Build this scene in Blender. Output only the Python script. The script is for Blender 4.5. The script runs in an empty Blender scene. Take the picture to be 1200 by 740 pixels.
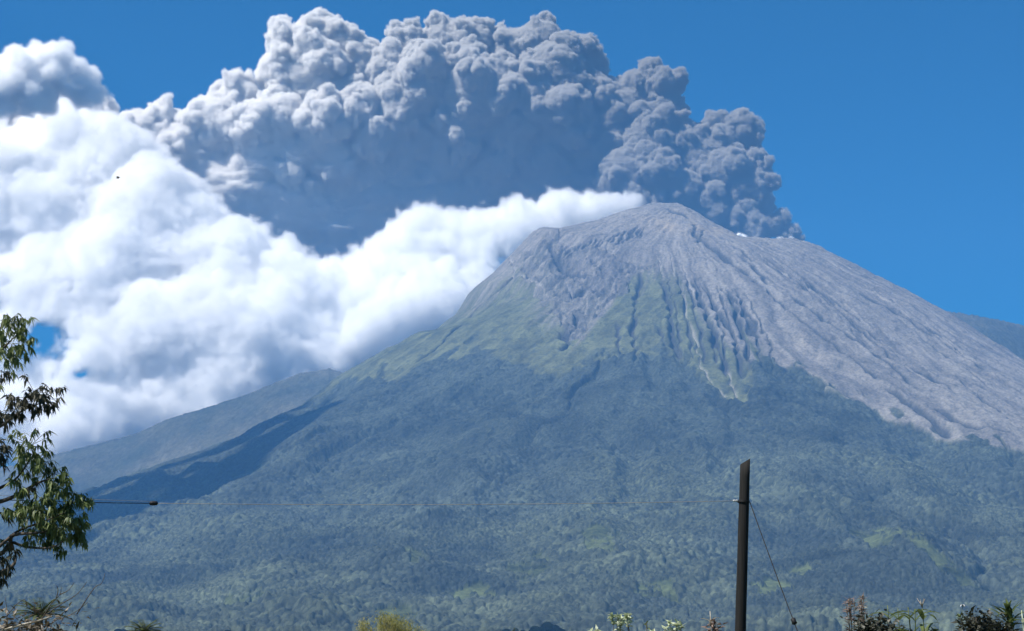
import bpy, math, random
import numpy as np
from mathutils import Vector, Matrix

R = math.radians
sc = bpy.context.scene
col = sc.collection

# ---------------------------------------------------------------- camera
F = 2000.0                      # focal length in pixels of a 1200-pixel-wide frame
PITCH = math.atan(420.0 / F)
CAM = np.array([0.0, 0.0, 1.6])
cam = bpy.data.cameras.new("camera")
cam.sensor_width = 36.0
cam.lens = 36.0 * F / 1200.0
cam.clip_start = 0.5
cam.clip_end = 60000.0
cam_o = bpy.data.objects.new("camera", cam)
col.objects.link(cam_o)
cam_o.location = CAM
cam_o.rotation_euler = (R(90) + PITCH, 0, 0)
sc.camera = cam_o

# ---------------------------------------------------------------- sky and sun
SUN_DIR = Vector((-0.50, -0.24, 0.83)).normalized()      # towards the sun: high, from the left
SUN_EL = math.asin(SUN_DIR.z)
SUN_AZ = math.atan2(SUN_DIR.x, SUN_DIR.y)
world = bpy.data.worlds.new("World")
sc.world = world
world.use_nodes = True
wn, wl = world.node_tree.nodes, world.node_tree.links
wn.clear()
w_out = wn.new("ShaderNodeOutputWorld")
w_bg = wn.new("ShaderNodeBackground")
w_bg.inputs["Strength"].default_value = 0.056
w_sky = wn.new("ShaderNodeTexSky")
w_sky.sky_type = 'NISHITA'
w_sky.sun_disc = False
w_sky.sun_elevation = SUN_EL
w_sky.sun_rotation = SUN_AZ
w_sky.altitude = 1500
w_sky.air_density = 1.0
w_sky.dust_density = 0.2
w_sky.ozone_density = 4.0
w_hsv = wn.new("ShaderNodeHueSaturation")
w_hsv.inputs["Hue"].default_value = 0.495
w_hsv.inputs["Saturation"].default_value = 2.3
wl.new(w_sky.outputs[0], w_hsv.inputs["Color"])
wl.new(w_hsv.outputs[0], w_bg.inputs["Color"])
wl.new(w_bg.outputs[0], w_out.inputs["Surface"])

sun = bpy.data.lights.new("sun", 'SUN')
sun.energy = 5.0
sun.angle = R(0.53)
sun.color = (1.0, 0.955, 0.88)
sun_o = bpy.data.objects.new("sun", sun)
col.objects.link(sun_o)
sun_o.rotation_euler = (-SUN_DIR).to_track_quat('-Z', 'Y').to_euler()
sun_o.location = (0, 0, 50)

vs = sc.view_settings
vs.view_transform = 'Standard'
vs.look = 'None'
vs.exposure = 0.80
vs.gamma = 1.0
vs.use_curve_mapping = False
cy = sc.cycles
cy.use_denoising = True
cy.max_bounces = 20
cy.diffuse_bounces = 4
cy.transparent_max_bounces = 16
cy.volume_bounces = 20
cy.use_adaptive_sampling = True
cy.adaptive_threshold = 0.008

# ---------------------------------------------------------------- helpers
CP, SP_ = math.cos(PITCH), math.sin(PITCH)

def at(px, py, Y):
    """the point at depth Y (metres ahead) on the line of sight through a photo pixel"""
    u, v = (px - 600.0) / F, (370.0 - py) / F
    dx, dy, dz = u, CP - v * SP_, SP_ + v * CP
    s = Y / dy
    return np.array([CAM[0] + dx * s, Y, CAM[2] + dz * s])

def mesh_from(name, V, Fa, mat=None, smooth=True):
    """V (n,3), Fa (m,3|4) int array"""
    V = np.ascontiguousarray(V, dtype=np.float32); Fa = np.ascontiguousarray(Fa, dtype=np.int32)
    me = bpy.data.meshes.new(name)
    n, k = Fa.shape
    me.vertices.add(len(V)); me.vertices.foreach_set("co", V.ravel())
    me.loops.add(n * k); me.loops.foreach_set("vertex_index", Fa.ravel())
    me.polygons.add(n)
    me.polygons.foreach_set("loop_start", np.arange(0, n * k, k, dtype=np.int32))
    if smooth:
        me.polygons.foreach_set("use_smooth", np.ones(n, dtype=bool))
    me.update(calc_edges=True)
    if mat: me.materials.append(mat)
    return me

def link(name, me, parent=None):
    o = bpy.data.objects.new(name, me); col.objects.link(o)
    if parent is not None: o.parent = parent
    return o

def tag(o, label=None, cat=None, group=None, kind=None):
    if label: o["label"] = label
    if cat: o["category"] = cat
    if group: o["group"] = group
    if kind: o["kind"] = kind
    return o

def upsample(a, n, axis):
    m = a.shape[axis]
    t = np.linspace(0, m - 1.001, n); i = np.floor(t).astype(int); f = t - i
    f = f * f * (3 - 2 * f)
    sh = [1] * a.ndim; sh[axis] = n; f = f.reshape(sh).astype(np.float32)
    return np.take(a, i, axis) * (1 - f) + np.take(a, i + 1, axis) * f

def noise3(shape, cells, rng):
    """smooth value noise on a grid; cells = lattice cells per axis"""
    a = rng.random([int(c) + 2 for c in cells], dtype=np.float32) * 2 - 1
    for ax in range(len(shape)): a = upsample(a, shape[ax], ax)
    return a

def fbm3(shape, cells, octs, rng, gain=0.5, billow=False):
    out = np.zeros(shape, np.float32); amp = 1.0; c = np.array(cells, float)
    for _ in range(octs):
        n = noise3(shape, c, rng)
        out += amp * (np.abs(n) * 2 - 0.6 if billow else n)
        amp *= gain; c = c * 2.03
    return out

def surface_nets(S, org, vox):
    """closed surface of S < 0 on a regular grid"""
    nx, ny, nz = S.shape
    ins = S < 0
    cnt = np.zeros((nx - 1, ny - 1, nz - 1), np.int8)
    for dx in (0, 1):
        for dy in (0, 1):
            for dz in (0, 1):
                cnt += ins[dx:nx - 1 + dx, dy:ny - 1 + dy, dz:nz - 1 + dz]
    act = (cnt > 0) & (cnt < 8)
    I, J, K = np.nonzero(act)
    idx = np.full(act.shape, -1, np.int32); idx[act] = np.arange(len(I))
    P = np.zeros((len(I), 3), np.float32); C = np.zeros(len(I), np.float32)
    co = [(a, b, c) for a in (0, 1) for b in (0, 1) for c in (0, 1)]
    for a in co:
        for ax in range(3):
            if a[ax]: continue
            b = list(a); b[ax] = 1
            sa = S[I + a[0], J + a[1], K + a[2]]; sb = S[I + b[0], J + b[1], K + b[2]]
            m = (sa < 0) != (sb < 0)
            t = np.where(m, sa / np.where(m, sa - sb, 1), 0)
            p = np.zeros((len(I), 3), np.float32) + np.array(a, np.float32)
            p[:, ax] += t
            P += p * m[:, None]; C += m
    P = P / C[:, None] + np.stack([I, J, K], 1)
    Q = []
    for ax in range(3):
        sl0 = [slice(1, n - 1) for n in (nx, ny, nz)]; sl1 = list(sl0)
        sl0[ax] = slice(0, (nx, ny, nz)[ax] - 1); sl1[ax] = slice(1, (nx, ny, nz)[ax])
        a, b = ins[tuple(sl0)], ins[tuple(sl1)]
        for fwd in (True, False):
            m = (a & ~b) if fwd else (~a & b)
            g = [q + (0 if k == ax else 1) for k, q in enumerate(np.nonzero(m))]
            u, v = [(1, 2), (2, 0), (0, 1)][ax]
            def cell(du, dv):
                q = [g[0].copy(), g[1].copy(), g[2].copy()]; q[u] -= du; q[v] -= dv
                return idx[q[0], q[1], q[2]]
            f = np.stack([cell(1, 1), cell(0, 1), cell(0, 0), cell(1, 0)], 1)
            Q.append(f if fwd else f[:, ::-1])
    Q = np.concatenate(Q)
    Q = Q[(Q >= 0).all(1)]
    return (P + 0.0) * vox + np.array(org, np.float32), Q

def biggest(V, Q):
    """keep the largest connected piece of a quad mesh"""
    lab = np.arange(len(V))
    while True:
        m = lab[Q].min(1); new = lab.copy()
        for k in range(4): np.minimum.at(new, Q[:, k], m)
        new = new[new]
        if (new == lab).all(): break
        lab = new
    u, c = np.unique(lab, return_counts=True); keep = lab == u[c.argmax()]
    ix = np.cumsum(keep) - 1
    return V[keep], ix[Q[keep[Q[:, 0]]]]

def nodes_of(mat):
    mat.use_nodes = True
    nt = mat.node_tree; nt.nodes.clear()
    return nt, nt.nodes, nt.links

def grid_volume(name, D, lo, vox, mat, parent=None):
    """a density grid computed here, turned into a volume by geometry nodes"""
    nx, ny, nz = D.shape
    me = bpy.data.meshes.new(name)
    me.vertices.add(D.size)
    a = me.attributes.new("dens", 'FLOAT', 'POINT')
    a.data.foreach_set("value", np.ascontiguousarray(D, np.float32).ravel())
    o = link(name, me, parent)
    ng = bpy.data.node_groups.new(name + "_nodes", 'GeometryNodeTree')
    ng.interface.new_socket("Geometry", in_out='INPUT', socket_type='NodeSocketGeometry')
    ng.interface.new_socket("Geometry", in_out='OUTPUT', socket_type='NodeSocketGeometry')
    N, L = ng.nodes, ng.links
    gi, go = N.new("NodeGroupInput"), N.new("NodeGroupOutput")
    vc = N.new("GeometryNodeVolumeCube")
    vc.inputs["Min"].default_value = lo
    vc.inputs["Max"].default_value = [lo[k] + vox * (D.shape[k] - 1) for k in range(3)]
    for k, q in enumerate("XYZ"): vc.inputs["Resolution " + q].default_value = D.shape[k]
    pos = N.new("GeometryNodeInputPosition")
    sub = N.new("ShaderNodeVectorMath"); sub.operation = 'SUBTRACT'; sub.inputs[1].default_value = lo
    L.new(pos.outputs[0], sub.inputs[0])
    div = N.new("ShaderNodeVectorMath"); div.operation = 'SCALE'; div.inputs["Scale"].default_value = 1.0 / vox
    L.new(sub.outputs[0], div.inputs[0])
    rnd = N.new("ShaderNodeVectorMath"); rnd.operation = 'ADD'; rnd.inputs[1].default_value = (0.5, 0.5, 0.5)
    L.new(div.outputs[0], rnd.inputs[0])
    fl = N.new("ShaderNodeVectorMath"); fl.operation = 'FLOOR'; L.new(rnd.outputs[0], fl.inputs[0])
    sep = N.new("ShaderNodeSeparateXYZ"); L.new(fl.outputs[0], sep.inputs[0])
    def imath(op, a, b):
        m = N.new("FunctionNodeIntegerMath"); m.operation = op
        for s, q in ((0, a), (1, b)):
            if isinstance(q, int): m.inputs[s].default_value = q
            else: L.new(q, m.inputs[s])
        return m.outputs[0]
    i = imath('ADD', imath('MULTIPLY', imath('ADD', imath('MULTIPLY', sep.outputs[0], ny), sep.outputs[1]), nz), sep.outputs[2])
    na = N.new("GeometryNodeInputNamedAttribute"); na.data_type = 'FLOAT'; na.inputs[0].default_value = "dens"
    si = N.new("GeometryNodeSampleIndex"); si.data_type = 'FLOAT'; si.domain = 'POINT'; si.clamp = True
    L.new(gi.outputs[0], si.inputs["Geometry"]); L.new(na.outputs[0], si.inputs["Value"]); L.new(i, si.inputs["Index"])
    L.new(si.outputs[0], vc.inputs["Density"])
    sm = N.new("GeometryNodeSetMaterial"); sm.inputs["Material"].default_value = mat
    L.new(vc.outputs[0], sm.inputs["Geometry"]); L.new(sm.outputs[0], go.inputs[0])
    md = o.modifiers.new("density", 'NODES'); md.node_group = ng
    me.materials.append(mat)
    return o
# ---------------------------------------------------------------- terrain
_tab = np.random.default_rng(77).random((256, 256)).astype(np.float32)
def n2(x, y, s=0):
    """value noise, -1..1, any coordinates"""
    x = x + 17.3 * s; y = y + 31.7 * s
    i = np.floor(x); j = np.floor(y); f = (x - i); g = (y - j)
    f = f * f * (3 - 2 * f); g = g * g * (3 - 2 * g)
    i = i.astype(np.int64) & 255; j = j.astype(np.int64) & 255; i1 = (i + 1) & 255; j1 = (j + 1) & 255
    a = _tab[i, j] * (1 - f) + _tab[i1, j] * f; b = _tab[i, j1] * (1 - f) + _tab[i1, j1] * f
    return (a * (1 - g) + b * g) * 2 - 1
def fbm2(x, y, octs=4, s=0, gain=0.5):
    o = 0; a = 1.0
    for k in range(octs):
        o = o + a * n2(x, y, s + k * 3); a *= gain; x = x * 2.03; y = y * 2.03
    return o
def sstep(a, b, x):
    t = np.clip((x - a) / (b - a), 0, 1); return t * t * (3 - 2 * t)

YM = 7500.0
PEAK = at(795, 237, YM)
SKY_L = [(795,237),(760,240),(730,248),(700,258),(650,268),(625,272),(600,297),(575,322),(548,345),(530,372),(500,390),(450,410),(400,440),(330,490),(260,522),(200,545),(150,563),(105,580),(80,587),(0,612),(-100,640),(-300,680)]
SKY_R = [(795,237),(806,243),(820,252),(850,268),(890,281),(935,281),(960,289),(1010,314),(1060,340),(1110,366),(1200,425),(1300,480),(1500,570)]
def prof(L):
    P = np.array([at(a, b, YM) for a, b in L]); return np.abs(P[:, 0] - PEAK[0]), P[:, 2]
RL, ZL = prof(SKY_L); RR, ZR = prof(SKY_R)
FY = np.array([2000, 2600, 3000, 3500, 4000, 4500, 5000, 5500, 6000, 6500, 7000, 7300, 7500.0])
FT = np.array([0.004, .014, .026, .046, .070, .098, .130, .163, .196, .229, .257, .2715, PEAK[2] / YM])
RF, ZF = (YM - FY)[::-1], (FY * FT)[::-1]

def base_h(x, y):
    dx, dy = x - PEAK[0], y - YM
    r = np.hypot(dx, dy) + 1e-3
    w = (dx / r) ** 2
    zl = np.interp(r, RL, ZL); zr = np.interp(r, RR, ZR)
    t = sstep(-0.12, 0.12, dx / r)
    zs = zl * (1 - t) + zr * t
    zf = np.interp(r, RF, ZF)
    h = zs * w + zf * (1 - w)
    return h - np.where(dy > 0, dy * 0.35 + dy * dy * 0.0006, 0)

# a few passes that settle the side slopes on the skyline the volcano shows from the village
for _ in range(5):
    for L, RT, ZT in ((SKY_L, RL, ZL), (SKY_R, RR, ZR)):
        for k, (a, b) in enumerate(L):
            if k == 0: continue
            tgt = at(a, b, 1000.0); tgt = (tgt[2] - CAM[2]) / 1000.0; u = (a - 600.0) / F
            ys = np.linspace(2500, 8000, 500)
            d = at(a, b, 1.0); ux = d[0]
            e = (base_h(ux * ys, ys) - CAM[2]) / ys
            m = e.argmax()
            ZT[k] += (tgt - e[m]) * ys[m] * 0.9

def ground_at(px, py):
    """where the line of sight through a photo pixel meets the volcano"""
    ys = np.linspace(2400, 7800, 3000); d = at(px, py, 1.0) - CAM
    h = base_h(d[0] * ys, ys) - (CAM[2] + d[2] * ys)
    k = np.argmax(h > 0) if (h > 0).any() else h.argmax()
    return d[0] * ys[k], ys[k]
def gpath(L): return np.array([ground_at(a, b) for a, b in L])

def polar(x, y):
    dx, dy = x - PEAK[0], YM - y
    return np.arctan2(dx, dy), np.hypot(dx, dy)     # 0 = towards the village, + = east side

def edge_table(L):
    P = gpath(L); th, r = polar(P[:, 0], P[:, 1]); o = np.argsort(th); return th[o], r[o]
TREE_T = edge_table([(330,484),(380,455),(400,452),(430,445),(470,447),(510,432),(535,412),(552,395),(572,408),(600,420),(625,442),(655,447),(700,428),(760,418),(815,432),(850,462),(872,470),(885,432),(915,430),(945,436),(965,458),(1010,468),(1050,488),(1100,506),(1150,520),(1200,532),(1280,560)])
ASH_T = edge_table([(548,352),(580,335),(610,318),(640,325),(665,370),(682,398),(700,365),(740,325),(800,322),(850,345),(880,400),(893,440),(930,452),(1000,475),(1100,512),(1200,540),(1280,565)])

def seg_dist(x, y, P):
    """distance to a polyline and how far along it (0..1)"""
    best = np.full(x.shape, 1e9, np.float32); al = np.zeros(x.shape, np.float32)
    n = len(P) - 1
    for k in range(n):
        a, b = P[k], P[k + 1]; d = b - a; q = (d * d).sum() + 1e-6
        t = np.clip(((x - a[0]) * d[0] + (y - a[1]) * d[1]) / q, 0, 1)
        e = np.hypot(x - a[0] - t * d[0], y - a[1] - t * d[1])
        m = e < best; best[m] = e[m]; al[m] = ((k + t) / n)[m]
    return best, al

# gullies: path (photo pixels, top to bottom), width m, depth m, colour 0 dark bed, 1 pale bed
GUL = [
 ([(752,318),(745,350),(742,380),(745,410),(744,432)], 10, 16, 0), ([(724,380),(726,420),(724,435)], 7, 8, 0),
 ([(778,330),(784,360),(786,390),(795,420)], 12, 20, 0), ([(772,385),(780,410)], 7, 8, 0),
 ([(796,330),(805,365),(815,395),(822,425)], 10, 14, 1), ([(812,330),(822,355),(835,385),(845,410)], 12, 18, 0),
 ([(826,335),(842,365),(858,390),(866,415),(870,440)], 11, 16, 0), ([(845,335),(862,360),(872,395),(876,425)], 11, 16, 0),
 ([(856,345),(872,365),(880,390)], 8, 10, 0), ([(800,310),(808,330),(815,350)], 10, 12, 1), ([(770,300),(778,325)], 9, 10, 1),
 ([(785,295),(790,325)], 8, 8, 1), ([(820,425),(830,445),(860,470)], 10, 10, 1), ([(850,425),(858,450),(862,468)], 10, 10, 1), ([(850,405),(848,440)],9,12,0),
 ([(832,372),(840,405),(852,430)], 9, 12, 0), ([(865,350),(885,380),(888,410)], 8, 9, 0),
 ([(596,300),(604,318),(600,322),(630,332),(650,355)], 9, 10, 1), ([(606,322),(585,340),(560,360)], 12, 18, 0), ([(540,382),(515,402),(490,422)], 11, 18, 0),
 ([(560,360),(540,378)], 8, 9, 0), ([(470,430),(445,447)], 10, 14, 0),
 ([(640,290),(655,310),(680,322),(705,330)], 16, 18, 0), ([(650,345),(672,350),(690,342)], 12, 14, 0), ([(672,365),(678,385),(665,395),(655,388)], 14, 20, 0),
 ([(690,350),(680,375),(672,395)], 8, 8, 1), ([(660,330),(672,355)], 7, 7, 1), ([(655,392),(668,402),(660,415)], 16, 22, 0),
 ([(812,272),(826,282),(845,298),(862,310)], 16, 20, 0), ([(862,310),(895,335),(906,345)], 14, 18, 0), ([(830,300),(850,308)], 10, 14, 0),
 ([(920,360),(950,385),(985,408),(1010,430),(1030,445)], 10, 14, 0), ([(905,345),(920,360)], 6, 8, 0), ([(1040,452),(1065,470),(1090,490),(1110,505)], 22, 22, 0),
 ([(870,300),(900,330),(960,370),(1020,410),(1080,460)], 10, 9, 0), ([(900,310),(960,345),(1020,395),(1070,440)], 9, 8, 0),
 ([(1010,322),(1030,330)], 12, 14, 0), ([(1050,360),(1080,372),(1110,390)], 10, 10, 1), ([(980,330),(1040,360),(1100,400),(1160,440)], 10, 9, 0),
 ([(1070,430),(1110,450),(1150,480),(1190,500)], 14, 12, 0), ([(1100,480),(1130,500),(1200,520)], 14, 12, 0),([(885,440),(925,455)],8,6,0),
 ([(780,244),(800,250),(808,255)], 9, 10, 0), ([(815,262),(812,275)], 8, 8, 0), ([(826,270),(818,283)], 7, 8, 0),
]
for k in range(9):                                             # the comb of ravines below the yellowed summit rocks
    x0 = 782 + 11.5 * k; GUL.append(([(x0, 318 + 3 * k), (x0 + 6 + k, 350 + 3 * k), (x0 + 12 + 2 * k, 385 + 2 * k), (x0 + 16 + 2 * k, 418 + 2.5 * k)], 4.5 + (k * 5) % 4 * .8, 11, 0))
for k in range(16):                                            # wrinkles under the western lip
    x0, y0 = 655 + 6.6 * k, 296 - 1.9 * k + (k * 7) % 5; GUL.append(([(x0 + 6, y0 - 7), (x0, y0 + 2), (x0 - 5, y0 + 8 + (k * 3) % 6)], 6, 9, 0))
for k in range(26):                                            # broken channels down the eastern flank
    q = (k * 0.381966) % 1; x0 = 850 + 300 * q; y0 = 282 + (x0 - 850) * (0.30 + 0.38 * ((k * 0.7548) % 1)); ln = 24 + (k * 11) % 38
    GUL.append(([(x0, y0), (x0 + ln * .5, y0 + ln * .36), (x0 + ln, y0 + ln * .78)], 6 + k % 3, 9, 1 if k % 4 == 0 else 0))
GUL = [(gpath(p), w, d, c) for p, w, d, c in GUL]
# pale fields on low spurs; the first also paints in a spur's sunlit crest
FIELDS_LIT_CREST = [[(998,627),(1030,624),(1048,636),(1066,652),(1085,664),(1112,673),(1140,684),(1158,694),(1130,690),(1095,680),(1070,668),(1040,662),(1015,650)],[(1165,612),(1200,610),(1210,618),(1170,618)],
 [(680,640),(710,632),(735,645),(720,665),(690,660)],[(520,690),(560,682),(600,690),(580,706),(530,702)],[(590,660),(630,650),(650,668),(610,680)],[(470,655),(495,652),(500,670),(478,672)],
 [(740,690),(790,684),(800,700),(750,706)],[(250,700),(300,690),(330,704),(280,712)],[(880,690),(925,684),(930,696),(890,702)],[(900,665),(950,662),(940,674)],[(430,715),(470,708),(500,718),(450,726)]]
FIELDS_LIT_CREST = [gpath(p) for p in FIELDS_LIT_CREST]
SPURS = [(gpath([(1000,628),(1040,630),(1080,668),(1120,682),(1150,694)]), 60, 35), (gpath([(620,650),(690,640),(720,660),(760,690)]), 60, 25),
         (gpath([(560,560),(500,620),(470,660),(440,710)]), 90, 30), (gpath([(700,520),(690,580),(680,640)]), 100, 30), (gpath([(880,520),(930,580),(960,640)]), 100, 30), (gpath([(400,480),(330,560),(260,640)]), 110, 35),
         (gpath([(640,460),(600,520),(560,580)]), 70, 25), (gpath([(1040,520),(1090,580),(1150,640)]), 90, 28)]

AMPH = gpath([(604,304),(645,280),(705,300),(765,312),(742,332),(705,362),(682,408),(655,378),(628,340)])
def inside(x, y, P):
    c = np.zeros(x.shape, bool); n = len(P)
    for k in range(n):
        (x0, y0), (x1, y1) = P[k], P[(k + 1) % n]
        if y0 == y1: continue
        c ^= ((y0 > y) != (y1 > y)) & (x < (x1 - x0) * (y - y0) / (y1 - y0) + x0)
    return c

def canopy(x, y, cell, s):
    """rounded tree crowns: height 0..1 and a random number for each crown"""
    rt = np.random.default_rng(100 + s); J = rt.random((256, 256, 4)).astype(np.float32)
    gx, gy = x / cell, y / cell; i, j = np.floor(gx).astype(np.int64), np.floor(gy).astype(np.int64)
    H = np.zeros(x.shape, np.float32); ID = np.zeros(x.shape, np.float32)
    for a in (-1, 0, 1):
        for b in (-1, 0, 1):
            q = J[(i + a) & 255, (j + b) & 255]
            d2 = (gx - i - a - q[..., 0]) ** 2 + (gy - j - b - q[..., 1]) ** 2
            rad = 0.45 + 0.5 * q[..., 2]
            h = np.sqrt(np.clip(1 - d2 / rad ** 2, 0, 1)) * (0.55 + 0.75 * q[..., 3] ** 2)
            m = h > H; H[m] = h[m]; ID[m] = (q[..., 2] * 7.13 + q[..., 3] * 3.7)[m] % 1
    return H, ID

C_FOREST = np.array([0.038, 0.047, 0.038]); C_FOREST2 = np.array([0.060, 0.071, 0.045]); C_GRASS = np.array([0.088, 0.097, 0.050]); C_FIELD_CREST = np.array([0.092, 0.112, 0.046])
C_ASH = np.array([0.218, 0.203, 0.180]); C_ASH2 = np.array([0.125, 0.117, 0.106]); C_PALE = np.array([0.30, 0.285, 0.265]); C_DARK = np.array([0.040, 0.042, 0.042]); C_OCHRE = np.array([0.25, 0.215, 0.165])

def land(x, y):
    """height and colour of the volcano at plan positions"""
    h = base_h(x, y)
    th, r = polar(x, y)
    wob = 60 * fbm2(x / 170, y / 170, 4, 3, 0.6) + 22 * fbm2(x / 30, y / 30, 2, 9)
    tree = np.interp(th, *TREE_T); ash = np.interp(th, *ASH_T)
    ragged = sstep(0.35, 0.8, th) * 95 * fbm2(x / 34, y / 40, 3, 119, .7)
    forest = sstep(-14, 14, r + wob + ragged - tree)
    # scrub tongues creeping up the grass
    tong = fbm2(x / 60, y / 120, 3, 21)
    forest = np.maximum(forest, sstep(0.35, 0.6, tong) * sstep(-260, -40, r + wob - tree) * 0.9)
    soft = np.where(th > 0.55, 60, 190)
    streak = fbm2(th * 60, r / 240, 3, 41)
    ashw = 1 - sstep(-soft, soft, r - ash + 110 * streak + wob * 0.6)
    ashw = ashw * (1 - forest)
    # relief
    warp = 0.05 * fbm2(x / 500, y / 500, 3, 7) + 0.008 * fbm2(x / 60, y / 60, 3, 8)
    th0 = th; th = th + warp * sstep(30, 600, r)
    rad = fbm2(th * 9, r / 2500, 3, 51)
    h = h + (1 - np.abs(rad)) * 40 * sstep(500, 2500, r) - 20 * sstep(500, 2500, r)
    rid = 1 - np.abs(fbm2(th * 34 + 0.6 * n2(x / 200, y / 200, 5), r / 700, 3, 61))
    h = h + (rid - 0.7) * 3 * sstep(250, 800, r) * (0.35 + 0.65 * (1 - forest))
    h = h + 6 * fbm2(x / 90, y / 90, 4, 71) * (1 - 0.5 * forest)
    rock = fbm2(x / 34, y / 42, 4, 81, 0.68)
    right = sstep(0.35, 0.9, th)
    band = np.clip(0.35 + 0.9 * fbm2(th0 * 7 + 3, r / 1500, 3, 87), 0.1, 1)
    # flank channels run straight down the eastern side
    chan = fbm2(th * 85, r / 420, 3, 91, 0.6)
    h = h + right * ashw * (chan * 2.6 + rock * 3.0 * band) + (1 - right) * ashw * rock * 2.2
    # wrinkled rim below the western lip
    rim = np.exp(-((r - 330) / 170) ** 2) * sstep(-1.35, -0.9, th) * sstep(0.1, -0.4, th)
    h = h + rim * 5 * np.sin(th * 60 + 2.5 * n2(x / 60, y / 60, 13) + r / 70.0) * (0.5 + 0.5 * n2(x / 45, y / 45, 15))
    # narrow branching ravines cut straight downhill
    g1 = np.clip(1 - np.abs(fbm2(th * 26, r / 900, 2, 101)) * 5.0, 0, 1) * np.clip(0.3 + 1.2 * fbm2(th * 6, r / 700, 2, 103), 0, 1)
    g2 = np.clip(1 - np.abs(fbm2(th * 62, r / 500, 2, 105)) * 3.2, 0, 1) * np.clip(0.2 + 1.3 * fbm2(th * 9 + 5, r / 420, 2, 107), 0, 1)
    rav = np.maximum(g1, g2 * 0.8) * sstep(200, 600, r) * (1 - forest) * np.where(th > 0.35, 0.75, 0.4)
    h = h - rav * 10
    # valleys under the trees
    val = np.clip(1 - np.abs(fbm2(th * 11, r / 2600, 3, 111)) * 2.4, 0, 1)
    h = h - val * 24 * forest * sstep(900, 2200, r) + 14 * forest * fbm2(x / 190, y / 190, 3, 113)
    # the rough western amphitheatre
    amp = inside(x + 30 * n2(x / 70, y / 70, 3), y + 60 * n2(x / 70, y / 70, 5), AMPH).astype(np.float32)
    rough2 = fbm2(x / 75, y / 75, 5, 23, 0.62)
    h = h + amp * 22 * rough2
    for P, w, d in SPURS:
        e, al = seg_dist(x, y, P); h = h + d * np.exp(-(e / w) ** 2) * np.sin(np.pi * np.clip(al * 0.9 + 0.08, 0, 1))
    # colour
    v = n2(x / 9, y / 9, 33); v2 = fbm2(x / 55, y / 55, 3, 35)
    mixv = np.clip(0.5 + 0.55 * fbm2(th * 46, r / 300, 4, 37, 0.65) + 0.2 * v, 0, 1)[..., None]
    cash = C_ASH * mixv + C_ASH2 * (1 - mixv)
    och = (np.exp(-((r - 300) / 130) ** 2) * np.exp(-((th - 0.05) / 0.7) ** 2))[..., None] * np.clip(0.6 + 0.6 * v2, 0, 1)[..., None]
    cash = cash * (1 - och) + C_OCHRE * och
    spk = (amp * np.clip(0.5 + 0.9 * fbm2(x / 26, y / 26, 3, 27, 0.7), 0, 1))[..., None]
    cash = cash * (1 - 0.55 * spk) + C_DARK * 0.55 * spk
    gr = np.clip(fbm2(x / 13, y / 16, 3, 29, 0.7) * 1.2 - 0.3, 0, 1)[..., None] * 0.45
    cash = cash * (1 - gr) + C_DARK * gr
    rv = (rav * 0.62)[..., None]
    cash = cash * (1 - rv) + C_DARK * rv
    ashw = np.maximum(ashw, amp * 0.85 * (1 - forest))
    cgr = C_GRASS * (1 + 0.28 * v2 + 0.14 * v + 0.25 * fbm2(th * 50, r / 200, 3, 115))[..., None]
    scr = np.clip(fbm2(x / 22, y / 22, 3, 117, .65) * 1.6 - 0.35 + 0.5 * rav, 0, 1)[..., None]
    cgr = cgr * (1 - scr * .6) + C_FOREST * scr * .6
    c = cgr * (1 - ashw[..., None]) + cash * ashw[..., None]
    low = sstep(900, 250, h)
    dep = np.zeros(x.shape, np.float32)
    for P, w, d, kind in GUL:
        lo, hi = P.min(0) - 60, P.max(0) + 60
        m = (x > lo[0]) & (x < hi[0]) & (y > lo[1]) & (y < hi[1])
        if not m.any(): continue
        xx, yy = x[m], y[m]
        e, al = seg_dist(xx + 9 * n2(xx / 35, yy / 35, 5), yy + 9 * n2(xx / 35, yy / 35, 7), P)
        ww = w * (0.45 if kind else 1.0) * (0.7 + 0.5 * n2(xx / 60, yy / 60, 11)); g = np.exp(-(e / ww) ** 2) * np.clip(np.minimum(al, 1 - al) * 8 + 0.25, 0, 1)
        h[m] -= g * d * 1.3
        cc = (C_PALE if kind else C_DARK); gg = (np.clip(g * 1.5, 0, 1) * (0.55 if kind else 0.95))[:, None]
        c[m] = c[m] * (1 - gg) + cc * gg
    fld = np.zeros(x.shape, bool)
    for P in FIELDS_LIT_CREST: fld |= inside(x + 14 * n2(x / 40, y / 40, 3), y + 30 * n2(x / 40, y / 40, 5), P)
    fl = fld & (fbm2(x / 25, y / 25, 3, 8) > -0.45)
    H, ID = canopy(x, y, 6.8, 1); H2, ID2 = canopy(x, y, 12.0, 2)
    big = n2(x / 130, y / 130, 17) > 0.0
    Hc = np.where(big, H2 * 10.5, H * 7.0); ID = np.where(big, ID2, ID)
    Hc = Hc * (0.55 + 0.45 * low) + 1.5
    f2 = forest * (1 - 0.93 * fl)
    h = h + f2 * Hc
    lush = np.clip(low * (0.55 + 0.8 * fbm2(x / 260, y / 260, 3, 19)) + 0.12, 0, 1)
    mf = np.clip(lush * (0.35 + 0.9 * ID), 0, 1)[..., None]
    cf = (C_FOREST * (1 - mf) + C_FOREST2 * mf) * (0.6 + 0.8 * ID)[..., None]
    dust = (np.exp(-np.clip(r - tree, 0, 1e4) / 170) * sstep(0.3, 0.7, th) * 0.5)[..., None]
    cf = cf * (1 - dust) + C_ASH2 * 0.8 * dust
    cf = cf * (1 + 0.30 * fbm2(x / 120, y / 120, 4, 121, .6) + 0.22 * fbm2(x / 420, y / 420, 2, 123))[..., None]
    cf = np.where(fl[..., None], C_FIELD_CREST * (0.65 + 0.35 * v2 + 0.2 * v)[..., None], cf)
    c = c * (1 - forest[..., None]) + cf * forest[..., None]
    return h, c, forest

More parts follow.
